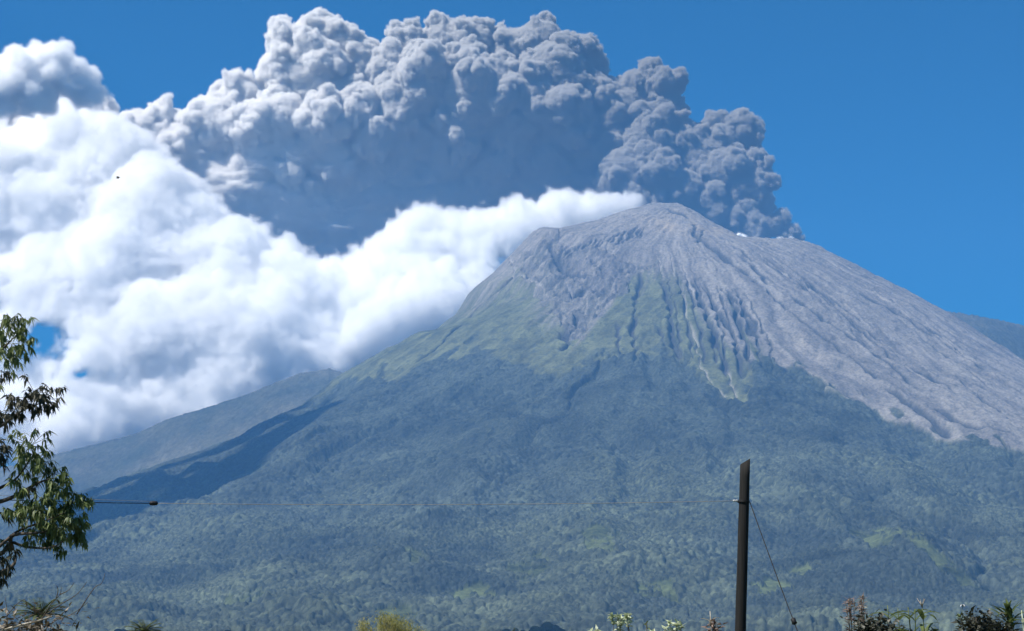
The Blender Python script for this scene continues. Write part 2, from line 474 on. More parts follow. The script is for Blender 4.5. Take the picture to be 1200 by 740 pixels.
def mk_ground():
    m = bpy.data.materials.new("slopes"); nt, N, L = nodes_of(m)
    out = N.new("ShaderNodeOutputMaterial"); b = N.new("ShaderNodeBsdfPrincipled"); b.inputs["Roughness"].default_value = 0.95
    b.inputs["Specular IOR Level"].default_value = 0.1
    at_ = N.new("ShaderNodeVertexColor"); at_.layer_name = "cover"
    tc = N.new("ShaderNodeTexCoord"); nz = N.new("ShaderNodeTexNoise"); nz.inputs["Scale"].default_value = 0.12; nz.inputs["Detail"].default_value = 5
    L.new(tc.outputs["Object"], nz.inputs["Vector"])
    mr = N.new("ShaderNodeMapRange"); mr.inputs[1].default_value = 0.3; mr.inputs[2].default_value = 0.7; mr.inputs[3].default_value = 0.72; mr.inputs[4].default_value = 1.28
    L.new(nz.outputs[0], mr.inputs[0])
    mul = N.new("ShaderNodeMix"); mul.data_type = 'RGBA'; mul.blend_type = 'MULTIPLY'; mul.inputs[0].default_value = 1.0
    L.new(at_.outputs[0], mul.inputs[6]); L.new(mr.outputs[0], mul.inputs[7]); L.new(mul.outputs[2], b.inputs["Base Color"])
    n3 = N.new("ShaderNodeTexNoise"); n3.inputs["Scale"].default_value = 0.09; n3.inputs["Detail"].default_value = 6; n3.inputs["Roughness"].default_value = 0.65
    L.new(tc.outputs["Object"], n3.inputs["Vector"])
    bp = N.new("ShaderNodeBump"); bp.inputs["Strength"].default_value = 0.7; bp.inputs["Distance"].default_value = 7.0
    L.new(n3.outputs[0], bp.inputs["Height"]); L.new(bp.outputs[0], b.inputs["Normal"])
    L.new(b.outputs[0], out.inputs[0])
    return m
MAT_GROUND = mk_ground()

def sheet(name, ys, nx, half, fn, edge=0.0):
    """a terrain sheet whose rows widen with distance; half(y) = half width"""
    u = np.linspace(-1, 1, nx)
    Y = np.repeat(ys[:, None], nx, 1); X = u[None, :] * half(ys)[:, None]
    Z, C, W = fn(X.ravel(), Y.ravel())
    V = np.stack([X.ravel(), Y.ravel(), Z], 1)
    i = np.arange(len(ys) - 1)[:, None] * nx + np.arange(nx - 1)[None, :]
    Q = np.stack([i, i + 1, i + nx + 1, i + nx], -1).reshape(-1, 4)
    out = []
    wood = W[Q].mean(1) > 0.5
    for nm, m in ((name, ~wood), ("forest", wood)):
        if not m.any(): continue
        q = Q[m]; used = np.unique(q); ix = np.zeros(len(V), np.int32); ix[used] = np.arange(len(used))
        me = mesh_from(nm, V[used], ix[q], MAT_GROUND)
        a = me.color_attributes.new("cover", 'FLOAT_COLOR', 'POINT')
        a.data.foreach_set("color", np.concatenate([C[used], np.ones((len(used), 1))], 1).astype(np.float32).ravel())
        out.append(link(nm, me))
    return out

def build_volcano():
    # rows: even steps of climb as seen from the village, so slopes near and far get the same detail
    ky = np.array([2450, 3000, 3500, 4000, 4500, 5000, 5500, 6000, 6500, 7000, 7500.])
    kt = np.array([.016, .026, .046, .070, .098, .130, .163, .196, .229, .257, .2797])
    ys = np.interp(np.linspace(kt[0], kt[-1], 930), kt, ky)
    ys = np.concatenate([ys, np.linspace(7512, 8150, 30)])
    v, f = sheet("volcano", ys, 1120, lambda y: np.maximum(0.33 * y, 0) + 80, land)
    tag(v, kind="structure"); v["label"] = "tall ash-dusted volcano with gullied upper slopes"
    tag(f, kind="stuff"); f["label"] = "dense dark forest covering the volcano's lower slopes"
    def flat(x, y): return 18 * sstep(900, 2450, y) + 0.6 * fbm2(x / 60, y / 60, 3, 4) * sstep(20, 200, y), C_GRASS * (1 + .3 * n2(x / 3, y / 3, 2))[:, None], np.zeros(x.shape)
    g, = sheet("ground", np.concatenate([np.linspace(-60, 100, 60), np.linspace(110, 2470, 80)]), 120, lambda y: np.maximum(0.36 * y, 0) + 120, flat)
    tag(g, kind="structure")

def ridge_fn(L, Yr, slope, seed):
    P = np.array([at(a, b, Yr) for a, b in L]); 
    def fn(x, y):
        top = np.interp(x * Yr / y, P[:, 0], P[:, 2])
        h = top - np.abs(y - Yr) * slope
        rd = fbm2(x / 320, y / 700, 3, seed)
        h = h + (1 - np.abs(rd)) * 30 * np.clip((Yr - y) / 200, 0, 1) - 15 * np.clip((Yr - y) / 200, 0, 1)
        H, ID = canopy(x, y, 13.0, 4)
        h = h + H * 6 - 4
        k = np.clip((0.5 if seed == 3 else 0.15) + 0.5 * fbm2(x / 240, y / 240, 3, seed + 5), 0, 1)[:, None]
        c = (C_FOREST * (1 - k) + (C_GRASS * 0.4 + C_ASH2 * 0.5) * k) * (0.75 + 0.5 * ID)[:, None]
        return h, c
    return fn
def build_ridges():
    for nm, L, x0, x1, seed, lab in (("ridge", [(-300,590),(-100,565),(20,545),(62,533),(110,521),(160,508),(200,490),(240,478),(290,462),(350,438),(385,432),(415,440),(450,462),(520,480),(600,490)], -3900, 200, 3, "forested shoulder ridge running down beneath the white cloud"),
                     ("ridge", [(1000,372),(1060,366),(1105,364),(1150,371),(1200,381),(1300,400),(1500,440)], 1600, 3900, 11, "dark distant ridge beyond the bare ash slope")):
        ys = np.concatenate([np.linspace(6900, 8000, 120), np.linspace(8010, 8200, 10)])
        f = ridge_fn(L, 8000.0, 0.55, seed)
        nx = 560
        u = np.linspace(0, 1, nx); X, Y = np.meshgrid(x0 + (x1 - x0) * u, ys)
        Z, C = f(X.ravel(), Y.ravel())
        V = np.stack([X.ravel(), Y.ravel(), Z], 1); i = np.arange(len(ys) - 1)[:, None] * nx + np.arange(nx - 1)[None, :]
        Q = np.stack([i, i + 1, i + nx + 1, i + nx], -1).reshape(-1, 4)
        me = mesh_from(nm, V, Q, MAT_GROUND)
        a = me.color_attributes.new("cover", 'FLOAT_COLOR', 'POINT'); a.data.foreach_set("color", np.concatenate([C, np.ones((len(C), 1))], 1).astype(np.float32).ravel())
        o = link(nm, me); tag(o, kind="structure"); o["label"] = lab

def build_haze():
    x0, x1, y0, y1, z0, z1 = -4200., 4200., -150., 8260., LOWEST - 1.0, PEAK[2] + 45
    V = [(x, y, z) for x in (x0, x1) for y in (y0, y1) for z in (z0, z1)]
    Q = [(0, 1, 3, 2), (4, 6, 7, 5), (0, 4, 5, 1), (2, 3, 7, 6), (0, 2, 6, 4), (1, 5, 7, 3)]
    me = mesh_from("haze", np.array(V), np.array(Q), None, False)
    m = bpy.data.materials.new("haze_air"); nt, N, L = nodes_of(m)
    out = N.new("ShaderNodeOutputMaterial"); v = N.new("ShaderNodeVolumePrincipled")
    v.inputs["Color"].default_value = HAZE_COL; v.inputs["Density"].default_value = HAZE_DENS
    L.new(v.outputs[0], out.inputs["Volume"]); me.materials.append(m)
    o = link("haze", me); tag(o, kind="stuff"); o["label"] = "thin blue midday haze filling the valley air"
    return o
HAZE_COL = (0.17, 0.47, 1.0, 1); HAZE_DENS = 6.1e-5
build_volcano(); build_ridges()
def extent(o):
    a = np.empty(len(o.data.vertices) * 3, np.float32); o.data.vertices.foreach_get("co", a); a = a.reshape(-1, 3); return a.min(0), a.max(0)
LOWEST = float(min(extent(o)[0][2] for o in col.objects if o.type == 'MESH'))
build_haze()
# ---------------------------------------------------------------- ash plume and clouds
def mk_diffuse(name, c):
    m = bpy.data.materials.new(name); nt, N, L = nodes_of(m)
    out = N.new("ShaderNodeOutputMaterial"); d = N.new("ShaderNodeBsdfDiffuse"); d.inputs[0].default_value = (*c, 1)
    L.new(d.outputs[0], out.inputs[0])
    return m

def mk_vol(name, c, dens, aniso=0.0, c2=None, x0=0, x1=1):
    m = bpy.data.materials.new(name); nt, N, L = nodes_of(m)
    out = N.new("ShaderNodeOutputMaterial"); v = N.new("ShaderNodeVolumePrincipled")
    v.inputs["Color"].default_value = (*c, 1); v.inputs["Density"].default_value = dens
    v.inputs["Anisotropy"].default_value = aniso
    if c2:   # the ash thins out and mixes with vapour as it drifts west
        g = N.new("ShaderNodeNewGeometry"); s = N.new("ShaderNodeSeparateXYZ"); L.new(g.outputs["Position"], s.inputs[0])
        mr = N.new("ShaderNodeMapRange"); mr.inputs[1].default_value = x0; mr.inputs[2].default_value = x1; L.new(s.outputs[0], mr.inputs[0])
        mx = N.new("ShaderNodeMix"); mx.data_type = 'RGBA'; mx.inputs[6].default_value = (*c, 1); mx.inputs[7].default_value = (*c2, 1)
        L.new(mr.outputs[0], mx.inputs[0]); L.new(mx.outputs[2], v.inputs["Color"])
    L.new(v.outputs[0], out.inputs["Volume"])
    return m

YP = 9900.0
# (px, py, radius px, depth offset m, detail)
PL = [
 # rising column over the vent
 (921,277,9,0,1),(902,264,14,-20,1),(884,266,18,-30,1),(862,258,20,0,1),(913,258,12,-20,1),(929,272,9,-10,1),(938,280,5,0,1),(892,240,16,-40,1),(872,225,26,-60,1),(888,194,18,-30,1),
 (864,158,27,0,1),(845,168,28,0,1),(848,205,32,-60,1),(828,240,30,0,.8),(896,213,15,-40,1),(818,188,30,0,1),(812,160,13,40,1),(880,148,13,20,1),
 # second head
 (768,108,30,20,1),(744,102,21,0,1),(730,132,32,0,1),(776,140,30,-30,1),(800,175,26,-20,1),(714,168,24,0,1),(757,170,32,-60,1),
 (770,205,32,-80,1),(733,205,34,-40,.8),(800,225,28,-60,1),(780,248,26,0,.8),(745,240,28,0,.6),
 # the broad head
 (692,76,18,60,1),(682,62,22,30,1),(634,48,27,40,1),(650,88,42,-40,1),(600,62,28,60,1),(556,52,30,40,1),(520,52,30,30,1),(480,62,28,30,1),
 (455,86,32,-20,1),(500,100,46,-100,1),(560,110,50,-140,1),(612,120,46,-100,1),(660,140,42,-60,1),(690,112,32,0,1),(690,175,28,0,.8),(540,145,34,-120,.9),(600,155,34,-90,.9),(470,130,30,-120,.9),
 # dim billows on the shaded face
 (470,168,26,-20,.7),(525,188,30,20,.6),(580,196,34,20,.6),(640,188,30,0,.7),(430,215,26,40,.6),(362,228,24,30,.6),(300,228,20,0,.6),(500,225,26,80,.5),(560,235,26,80,.5),(470,255,22,80,.5),
 # western head
 (375,42,27,30,1),(338,56,28,20,1),(326,84,26,0,1),(405,55,26,30,1),(370,80,34,-20,1),(426,66,24,0,1),
 (420,132,38,-80,.9),(385,150,38,-110,.9),(330,140,36,-60,.9),(280,115,28,0,.9),(300,150,36,-60,.9),(258,145,36,0,.9),(235,150,28,0,.9),(435,165,26,-120,.9),
 (400,185,24,-100,.7),(340,205,20,-80,.7),
 # trailing, drifting west
 (190,145,26,0,.8),(160,158,32,0,.8),(212,172,34,0,.8),(92,112,30,0,.9),(118,128,20,0,.9),(30,115,44,0,.9),(70,135,48,0,.9),(-50,120,50,0,.9)
]
# the smooth, shaded underside where ash is falling out
PS = [(405,92,30,70,0),(560,180,56,160,0),(620,190,52,160,0),(500,190,56,160,0),(450,205,50,160,0),(660,210,42,140,0),(600,235,46,200,0),(690,215,34,100,0),(730,225,30,60,0),
 (520,240,50,200,0),(440,250,48,200,0),(390,255,44,180,0),(340,195,42,100,0),(298,205,42,60,0),(400,192,44,60,0),(280,235,42,80,0),(335,245,45,120,0),(370,110,40,60,0),(480,140,50,60,0),(620,150,50,60,0),
 (250,215,38,80,0),(228,188,32,40,0),(285,268,42,120,0),(335,288,40,160,0),(400,290,40,180,0),(450,285,40,200,0),(500,270,40,200,0),(650,238,34,160,0),(715,242,28,100,0),(560,270,36,200,0)]
PL = [(px, py, r, dy - (max(0, py - 150) * 2.0 if px > 700 else 0), d) for px, py, r, dy, d in PL]      # the lower billows lean out towards the village
def world_puffs(L, Y0):
    out = []
    for px, py, r, dy, d in L:
        p = at(px, py, Y0 + dy); out.append((*p, r / F * (Y0 + dy), d))
    return out

def grow(puffs, kids, seed, kid_r=(0.30, 0.52), min_r=7.0):
    """cauliflower: every puff carries smaller puffs on its skin"""
    rng = np.random.default_rng(seed)
    allp = [np.array([p[:4] for p in puffs], np.float32)]
    lev = [(np.array(p[:3]), p[3], p[4]) for p in puffs]
    for n in kids:
        nxt = []
        for c, r, d in lev:
            k = int(n * d)
            if r * 0.4 < min_r or k == 0: continue
            D = rng.normal(size=(k, 3)); D /= np.linalg.norm(D, axis=1)[:, None]
            for q in D:
                nxt.append((c + q * (r * rng.uniform(0.72, 0.98)), r * rng.uniform(*kid_r), d))
        if nxt: allp.append(np.array([[*c, r] for c, r, d in nxt], np.float32))
        lev = nxt
    return np.concatenate(allp)

def lattice(As, vox, pad):
    A = np.concatenate(As)
    lo = (A[:, :3] - A[:, 3:]).min(0) - pad; hi = (A[:, :3] + A[:, 3:]).max(0) + pad
    n = np.ceil((hi - lo) / vox).astype(int) + 1
    return lo, n, [(lo[k] + vox * np.arange(n[k])).astype(np.float32) for k in range(3)]

def splat(A, lo, n, ax, vox, pad, k=0.0):
    """signed distance to the union of balls; k > 0 melts them together"""
    S = np.full(n, 1e3, np.float32) if k == 0 else np.full(n, 1e-9, np.float32)
    for x, y, z, r in A:
        m = r + pad
        i0 = [max(0, int((c - m - lo[q]) / vox)) for q, c in enumerate((x, y, z))]
        i1 = [min(n[q], int((c + m - lo[q]) / vox) + 2) for q, c in enumerate((x, y, z))]
        sl = tuple(slice(a, b) for a, b in zip(i0, i1))
        d = np.sqrt((ax[0][sl[0], None, None] - x) ** 2 + (ax[1][None, sl[1], None] - y) ** 2 + (ax[2][None, None, sl[2]] - z) ** 2) - r
        if k == 0: np.minimum(S[sl], d, out=S[sl])
        else: S[sl] += np.exp(np.clip(-d / k, -30, 30))
    return S if k == 0 else -k * np.log(S)

def shut(D):
    D[0] = D[-1] = 0; D[:, 0] = D[:, -1] = 0; D[:, :, 0] = D[:, :, -1] = 0
    return D

def build_plume():
    vox = 7.5
    A = grow(world_puffs(PL, YP), (22, 11, 6), 3, (0.24, 0.52), 6.0); B = grow(world_puffs(PS, YP), (), 1)
    lo, n, ax = lattice([A, B], vox, 40.0)
    S = splat(A, lo, n, ax, vox, 30.0)
    Sb = splat(B, lo, n, ax, vox, 180.0, 45.0)
    rng = np.random.default_rng(5); ext = n * vox
    S += 9.0 * fbm3(S.shape, ext / 70.0, 3, rng, 0.6, billow=True)
    S += 4.0 * fbm3(S.shape, ext / 30.0, 2, rng, 0.6, billow=True)
    Sb += 48.0 * fbm3(S.shape, ext / np.array([260.0, 200, 120]), 5, rng, 0.6)
    west = np.clip((ax[0] + 350) / -1400, 0, 1)[:, None, None]          # older ash, softer edge
    D = np.maximum(np.clip(-S / (13.0 + 22 * west), 0, 1), np.clip(-Sb / 70.0, 0, 1))
    T = np.minimum(S + 30 + 25 * west, Sb + 75)
    V, Q = biggest(*surface_nets(T, lo, vox))
    print("plume", S.shape, len(A), len(Q))
    o = link("ash_plume", mesh_from("ash_plume", V, Q, mk_diffuse("dense_ash", ASH_CORE)))
    tag(o, "billowing grey ash plume rising from the crater and drifting west", "ash plume")
    v = grid_volume("ash_smoke", shut(D), lo.tolist(), vox, mk_vol("ash_smoke", ASH_E, 0.22, 0.0, ASH_W, at(760, 200, YP)[0], at(330, 200, YP)[0]), o)
    tag(v, kind="stuff")
    return o

YC = 9350.0
WC = [(662,236,7,0,1),(690,244,7,0,1),(605,256,12,0,1),(565,264,15,0,1),(150,498,22,60,1),(200,482,22,60,1),(250,466,22,60,1),(300,450,22,60,1),(350,430,24,60,1),(55,528,24,60,1),(100,515,24,60,1),(95,168,36,0,1),(148,192,36,0,1),(192,218,36,0,1),(235,258,36,0,1),(285,300,32,0,1),(100,420,40,0,1),(55,395,18,0,1),(180,415,36,0,1),(235,400,36,0,1),(320,380,40,0,1),(120,445,30,0,1),(225,480,18,60,1),(0,400,22,0,1),(60,180,55,0,1),(125,208,46,0,1),(172,245,46,0,1),(212,290,52,0,1),(60,260,80,0,1),(140,320,75,0,1),(262,335,46,0,1),(320,332,44,0,1),
 (380,342,48,0,1),(430,345,42,0,1),(468,312,30,0,1),(500,282,26,0,1),(550,290,30,0,1),(600,276,22,0,1),(655,256,14,0,1),(700,250,9,0,1),(735,243,6,0,1),
 (500,345,44,0,1),(440,390,38,0,1),(350,400,42,0,1),(280,390,42,0,1),(200,385,48,0,1),(120,370,45,0,1),(60,340,50,0,1),(-10,250,80,0,1),(-20,340,60,0,1),(-40,160,60,0,1),
 (90,470,24,60,1),(135,478,32,60,1),(80,510,30,60,1),(20,490,36,60,1),(190,468,22,60,1),(-40,460,50,60,1),(160,430,18,60,1),(30,430,16,60,1),(300,430,22,60,1),(255,455,18,60,1),(375,415,30,0,1),(410,405,24,-40,1),(455,385,24,-60,1),(500,370,22,-60,1),(535,345,20,-60,1),(570,315,18,-60,1)]
def build_white():
    vox = 10.5
    L = [(px, py, r, dy - (py - 250) * 2.4 - 60 + max(0, r - 40) * 4, d) for px, py, r, dy, d in WC]     # leans back: low vapour lies nearer
    A = grow(world_puffs(L, YC), (5,), 7, (0.3, 0.6))
    lo, n, ax = lattice([A], vox, 160.0)
    S = splat(A, lo, n, ax, vox, 240.0, 55.0) + 14
    rng = np.random.default_rng(9); ext = n * vox
    nz = fbm3(S.shape, ext / 380.0, 5, rng, 0.6)
    wisp = fbm3(S.shape, ext / 110.0, 3, rng, 0.65, billow=True) + 0.8 * fbm3(S.shape, ext / 48.0, 2, rng, 0.6)
    low = np.clip((1150 - ax[2]) / 500, 0, 1)[None, None, :]
    for hx, hy, rx, rz in ((50, 400, 120, 105), (98, 442, 150, 62), (238, 352, 60, 22)):     # rents in the cloud where sky or grey shows
        cx = (hx - 600.0) / F / (CP - (370.0 - hy) / F * SP_) * ax[1]; cz = at(hx, hy, 1000.0)[2] / 1000.0 * ax[1]
        e = np.sqrt(((ax[0][:, None, None] - cx[None, :, None]) / rx) ** 2 + ((ax[2][None, None, :] - cz[None, :, None]) / rz) ** 2)
        S = np.maximum(S, (1.0 - e + 0.45 * nz) * 45.0 + (10 if rz > 100 else -4 if rz > 40 else -40))
    D = np.clip((-S - 4 + 55 * nz + 20 * wisp) / (22.0 + 50 * low), 0, 1)
    T = S - 45 * nz + 95
    V, Q = biggest(*surface_nets(T, lo, vox))
    print("white", S.shape, len(A), len(Q))
    o = link("white_cloud", mesh_from("white_cloud", V, Q, mk_diffuse("dense_cloud", (0.86, 0.86, 0.86))))
    tag(o, "bright white cloud bank piled against the volcano's left flank", "cloud")
    v = grid_volume("cloud_vapour", shut(D), lo.tolist(), vox, mk_vol("cloud_vapour", (0.996, 0.996, 0.996), 0.019, 0.0), o)
    tag(v, kind="stuff")
    return o
# a cumulus head nearer than the rest
CU = [(60,80,34,0,.9),(28,90,36,0,.9),(92,98,27,0,.9),(0,100,36,0,.9),(-45,95,40,0,.9),(-100,90,44,0,.9),(-160,95,44,0,.9),(112,112,15,0,.9),(45,105,30,0,.9)]
def build_cumulus():
    vox = 8.0
    A = grow(world_puffs(CU, 6650.0), (20, 11), 13, (0.24, 0.5))
    lo, n, ax = lattice([A], vox, 40.0)
    S = splat(A, lo, n, ax, vox, 30.0)
    rng = np.random.default_rng(15)
    S += 12.0 * fbm3(S.shape, n * vox / 80.0, 4, rng, 0.6, billow=True)
    V, Q = biggest(*surface_nets(S + 38, lo, vox))
    o = link("cumulus_cloud", mesh_from("cumulus_cloud", V, Q, mk_diffuse("dense_cumulus", (0.75, 0.75, 0.76))))
    tag(o, "pale grey cauliflower-topped cumulus head above the white cloud bank", "cloud")
    v = grid_volume("cloud_vapour", shut(np.clip(-S / 18.0, 0, 1)), lo.tolist(), vox, mk_vol("cumulus_vapour", (0.985, 0.985, 0.985), 0.06, 0.1), o)
    tag(v, kind="stuff")
def build_shade_cloud():
    """an unseen cloud added overhead, shaped from the shadow on the western spur"""
    L = []; rng = np.random.default_rng(21)
    crest = np.array([(60,592),(105,580),(150,563),(200,545),(260,522),(330,490),(400,440)]); foot = np.array([(60,650),(110,622),(170,602),(230,582),(290,560),(340,528),(400,456)])
    d = np.array(SUN_DIR)
    for px in range(80, 390, 20):
        a, b = np.interp(px, crest[:, 0], crest[:, 1]) + 3, np.interp(px, foot[:, 0], foot[:, 1])
        for py in np.arange(a, b, 11):
            x, y = ground_at(px, py); z = float(base_h(np.array(x), np.array(y))); s = (3450 - z) / d[2]
            L.append((x + d[0] * s, y + d[1] * s, 3450 + rng.uniform(-30, 30), rng.uniform(70, 100), 0))
    vox = 24.0; A = grow(L, (), 1); lo, n, ax = lattice([A], vox, 60.0)
    S = splat(A, lo, n, ax, vox, 90.0, 25.0) + 25 * fbm3(n, n * vox / 150.0, 3, rng)
    V, Q = biggest(*surface_nets(S + 20, lo, vox))
    o = link("cumulus_cloud", mesh_from("cumulus_cloud", V, Q, mk_diffuse("shade_cloud_core", (0.8, 0.8, 0.8))))  # added above the frame only to cast the spur's shadow
    tag(o, "unseen cloud added overhead to shade the volcano's western spur", "cloud")
    tag(grid_volume("cloud_vapour", shut(np.clip(-S / 60.0, 0, 1)), lo.tolist(), vox, mk_vol("shade_cloud_vapour", (0.98, 0.98, 0.98), 0.06), o), kind="stuff")
ASH_E = (0.50, 0.488, 0.465); ASH_W = (0.93, 0.92, 0.905); ASH_CORE = (0.10, 0.10, 0.098)
build_shade_cloud()
def build_steam():
    P = [(872,281,5,0,1),(880,284,6,0,1),(888,285,5,0,1),(895,285,4,0,1),(866,278,4,0,1),(912,283,5,0,1),(920,284,4,0,1),(928,282,4,0,1)]
    A = grow(world_puffs(P, 9500.0), (9,), 31, (.35, .6), 3); vox = 5.0
    lo, n, ax = lattice([A], vox, 25.0); S = splat(A, lo, n, ax, vox, 30.0, 6.0); rng = np.random.default_rng(3)
    S += 6 * fbm3(n, n * vox / 40.0, 3, rng)
    o = link("steam_puff", mesh_from("steam_puff", *biggest(*surface_nets(S + 9, lo, vox)), mk_diffuse("dense_steam", (0.95, 0.95, 0.95))))
    tag(o, "small white steam puff at the foot of the ash column", "steam")
    tag(grid_volume("steam_vapour", shut(np.clip(-S / 14.0, 0, 1)), lo.tolist(), vox, mk_vol("steam_vapour", (1, 1, 1), 0.05), o), kind="stuff")
build_steam()
build_cumulus()
build_plume()
build_white()
# ---------------------------------------------------------------- near things
def mk_leaf(name, c1, c2, trans=0.35, scale=9.0, rough=0.5):
    m = bpy.data.materials.new(name); nt, N, L = nodes_of(m)
    out = N.new("ShaderNodeOutputMaterial"); b = N.new("ShaderNodeBsdfPrincipled"); b.inputs["Roughness"].default_value = rough
    b.inputs["Specular IOR Level"].default_value = 0.35
    tc = N.new("ShaderNodeTexCoord"); nz = N.new("ShaderNodeTexNoise"); nz.inputs["Scale"].default_value = scale; nz.inputs["Detail"].default_value = 3
    L.new(tc.outputs["Object"], nz.inputs["Vector"])
    mr = N.new("ShaderNodeMapRange"); mr.inputs[1].default_value = 0.32; mr.inputs[2].default_value = 0.68; L.new(nz.outputs[0], mr.inputs[0])
    mx = N.new("ShaderNodeMix"); mx.data_type = 'RGBA'; mx.inputs[6].default_value = (*c1, 1); mx.inputs[7].default_value = (*c2, 1)
    L.new(mr.outputs[0], mx.inputs[0]); L.new(mx.outputs[2], b.inputs["Base Color"])
    t = N.new("ShaderNodeBsdfTranslucent"); L.new(mx.outputs[2], t.inputs[0])
    ms = N.new("ShaderNodeMixShader"); ms.inputs[0].default_value = trans
    L.new(b.outputs[0], ms.inputs[1]); L.new(t.outputs[0], ms.inputs[2]); L.new(ms.outputs[0], out.inputs[0])
    return m

def mk_wood(name, c1, c2, sc_=(30, 30, 2.0), rough=0.85, bump=0.4):
    m = bpy.data.materials.new(name); nt, N, L = nodes_of(m)
    out = N.new("ShaderNodeOutputMaterial"); b = N.new("ShaderNodeBsdfPrincipled"); b.inputs["Roughness"].default_value = rough
    b.inputs["Specular IOR Level"].default_value = 0.2
    tc = N.new("ShaderNodeTexCoord"); mp = N.new("ShaderNodeMapping"); mp.inputs["Scale"].default_value = sc_; L.new(tc.outputs["Object"], mp.inputs[0])
    nz = N.new("ShaderNodeTexNoise"); nz.inputs["Scale"].default_value = 1.0; nz.inputs["Detail"].default_value = 6; L.new(mp.outputs[0], nz.inputs["Vector"])
    mr = N.new("ShaderNodeMapRange"); mr.inputs[1].default_value = 0.3; mr.inputs[2].default_value = 0.7; L.new(nz.outputs[0], mr.inputs[0])
    mx = N.new("ShaderNodeMix"); mx.data_type = 'RGBA'; mx.inputs[6].default_value = (*c1, 1); mx.inputs[7].default_value = (*c2, 1)
    L.new(mr.outputs[0], mx.inputs[0]); L.new(mx.outputs[2], b.inputs["Base Color"])
    bp = N.new("ShaderNodeBump"); bp.inputs["Strength"].default_value = bump; bp.inputs["Distance"].default_value = 0.01
    L.new(nz.outputs[0], bp.inputs["Height"]); L.new(bp.outputs[0], b.inputs["Normal"]); L.new(b.outputs[0], out.inputs[0])
    return m

M_BARK = mk_wood("bark", (0.035, 0.028, 0.022), (0.09, 0.075, 0.06), (14, 14, 5))
M_POLE = mk_wood("weathered_timber", (0.006, 0.006, 0.006), (0.017, 0.016, 0.015), (40, 40, 1.6))
M_WIRE = mk_wood("galvanised_wire", (0.16, 0.17, 0.18), (0.26, 0.27, 0.28), (20, 20, 20), 0.5, 0.0)
M_BLACK = mk_wood("black_rubber", (0.008, 0.008, 0.009), (0.016, 0.016, 0.017), (20, 20, 20), 0.6, 0.0)
M_PORC = mk_wood("porcelain", (0.35, 0.35, 0.34), (0.5, 0.5, 0.49), (9, 9, 9), 0.3, 0.0)
M_LEAF = mk_leaf("tree_leaf", (0.040, 0.072, 0.022), (0.220, 0.270, 0.095), 0.48, 3.5)
M_LEAF_DRY = mk_leaf("dull_leaf", (0.022, 0.028, 0.016), (0.060, 0.058, 0.032), 0.25, 4.0)
M_CORN = mk_leaf("corn_leaf", (0.030, 0.050, 0.016), (0.150, 0.190, 0.060), 0.35, 5.0)
M_DRYRED = mk_leaf("withered_leaf", (0.09, 0.055, 0.045), (0.28, 0.21, 0.17), 0.25, 12.0, 0.8)
M_STRAW = mk_leaf("dry_straw", (0.18, 0.15, 0.10), (0.50, 0.46, 0.38), 0.25, 14.0, 0.8)
M_PALE = mk_leaf("pale_bud", (0.20, 0.26, 0.10), (0.62, 0.66, 0.50), 0.30, 16.0)
M_BUSH = mk_leaf("dark_bush_leaf", (0.016, 0.018, 0.012), (0.050, 0.052, 0.032), 0.2, 8.0)
M_YELLOW = mk_leaf("yellow_green_leaf", (0.13, 0.15, 0.035), (0.32, 0.29, 0.09), 0.4, 0.8)
M_PALM = mk_leaf("palm_leaf", (0.035, 0.055, 0.018), (0.12, 0.14, 0.05), 0.3, 5.0)
M_FEATHER = mk_wood("dark_plumage", (0.012, 0.012, 0.014), (0.03, 0.03, 0.035), (30, 30, 30), 0.7, 0.0)

def unit(v): v = np.array(v, float); return v / (np.linalg.norm(v) + 1e-9)
def tube(P, Rr, n=6, cap=True):
    P = np.array(P, float); m = len(P); Rr = np.broadcast_to(np.array(Rr, float), (m,))
    V = []; a0 = None
    for k in range(m):
        t = unit(P[min(k + 1, m - 1)] - P[max(k - 1, 0)])
        if a0 is None: a0 = unit(np.cross(t, (0.3, 0.9, 0.2) if abs(t[2]) > 0.9 else (0, 0, 1)))
        a0 = unit(a0 - t * (a0 @ t)); b = np.cross(t, a0)
        for q in range(n):
            f = 2 * math.pi * q / n; V.append(P[k] + Rr[k] * (a0 * math.cos(f) + b * math.sin(f)))
    Q = [(k * n + q, k * n + (q + 1) % n, (k + 1) * n + (q + 1) % n, (k + 1) * n + q) for k in range(m - 1) for q in range(n)]
    if cap:
        for k, s in ((0, -1), (m - 1, 1)):
            c = len(V); V.append(P[k])
            for q in range(n):
                a, b_ = k * n + q, k * n + (q + 1) % n
                Q.append((a, b_, c, c) if s > 0 else (b_, a, c, c))
    return np.array(V), Q
def blade(p, d, L, W, droop=0.4, seg=4, fold=0.25, roll=0.0, belly=0.35):
    """a leaf: tapered, folded along the midrib, bending down under its weight"""
    d = unit(d); s = np.cross(d, (0, 0, 1)); s = unit(s) if np.linalg.norm(s) > 1e-3 else np.array([1.0, 0, 0])
    u = np.cross(s, d); s = s * math.cos(roll) + u * math.sin(roll); u = np.cross(s, d)
    V = []; c = np.array(p, float)
    for k in range(seg + 1):
        t = k / seg; w = W * (math.sin(math.pi * min(1, (t ** belly * 0.97 + 0.03))) * 0.98 + 0.02)
        V += [c - s * w * 0.5 + u * fold * w * 0.5, c.copy(), c + s * w * 0.5 + u * fold * w * 0.5]
        d = unit(d + np.array([0, 0, -droop / seg])); u = np.cross(s, d); c = c + d * L / seg
    Q = []
    for k in range(seg):
        a = 3 * k; Q += [(a, a + 1, a + 4, a + 3), (a + 1, a + 2, a + 5, a + 4)]
    return np.array(V), Q
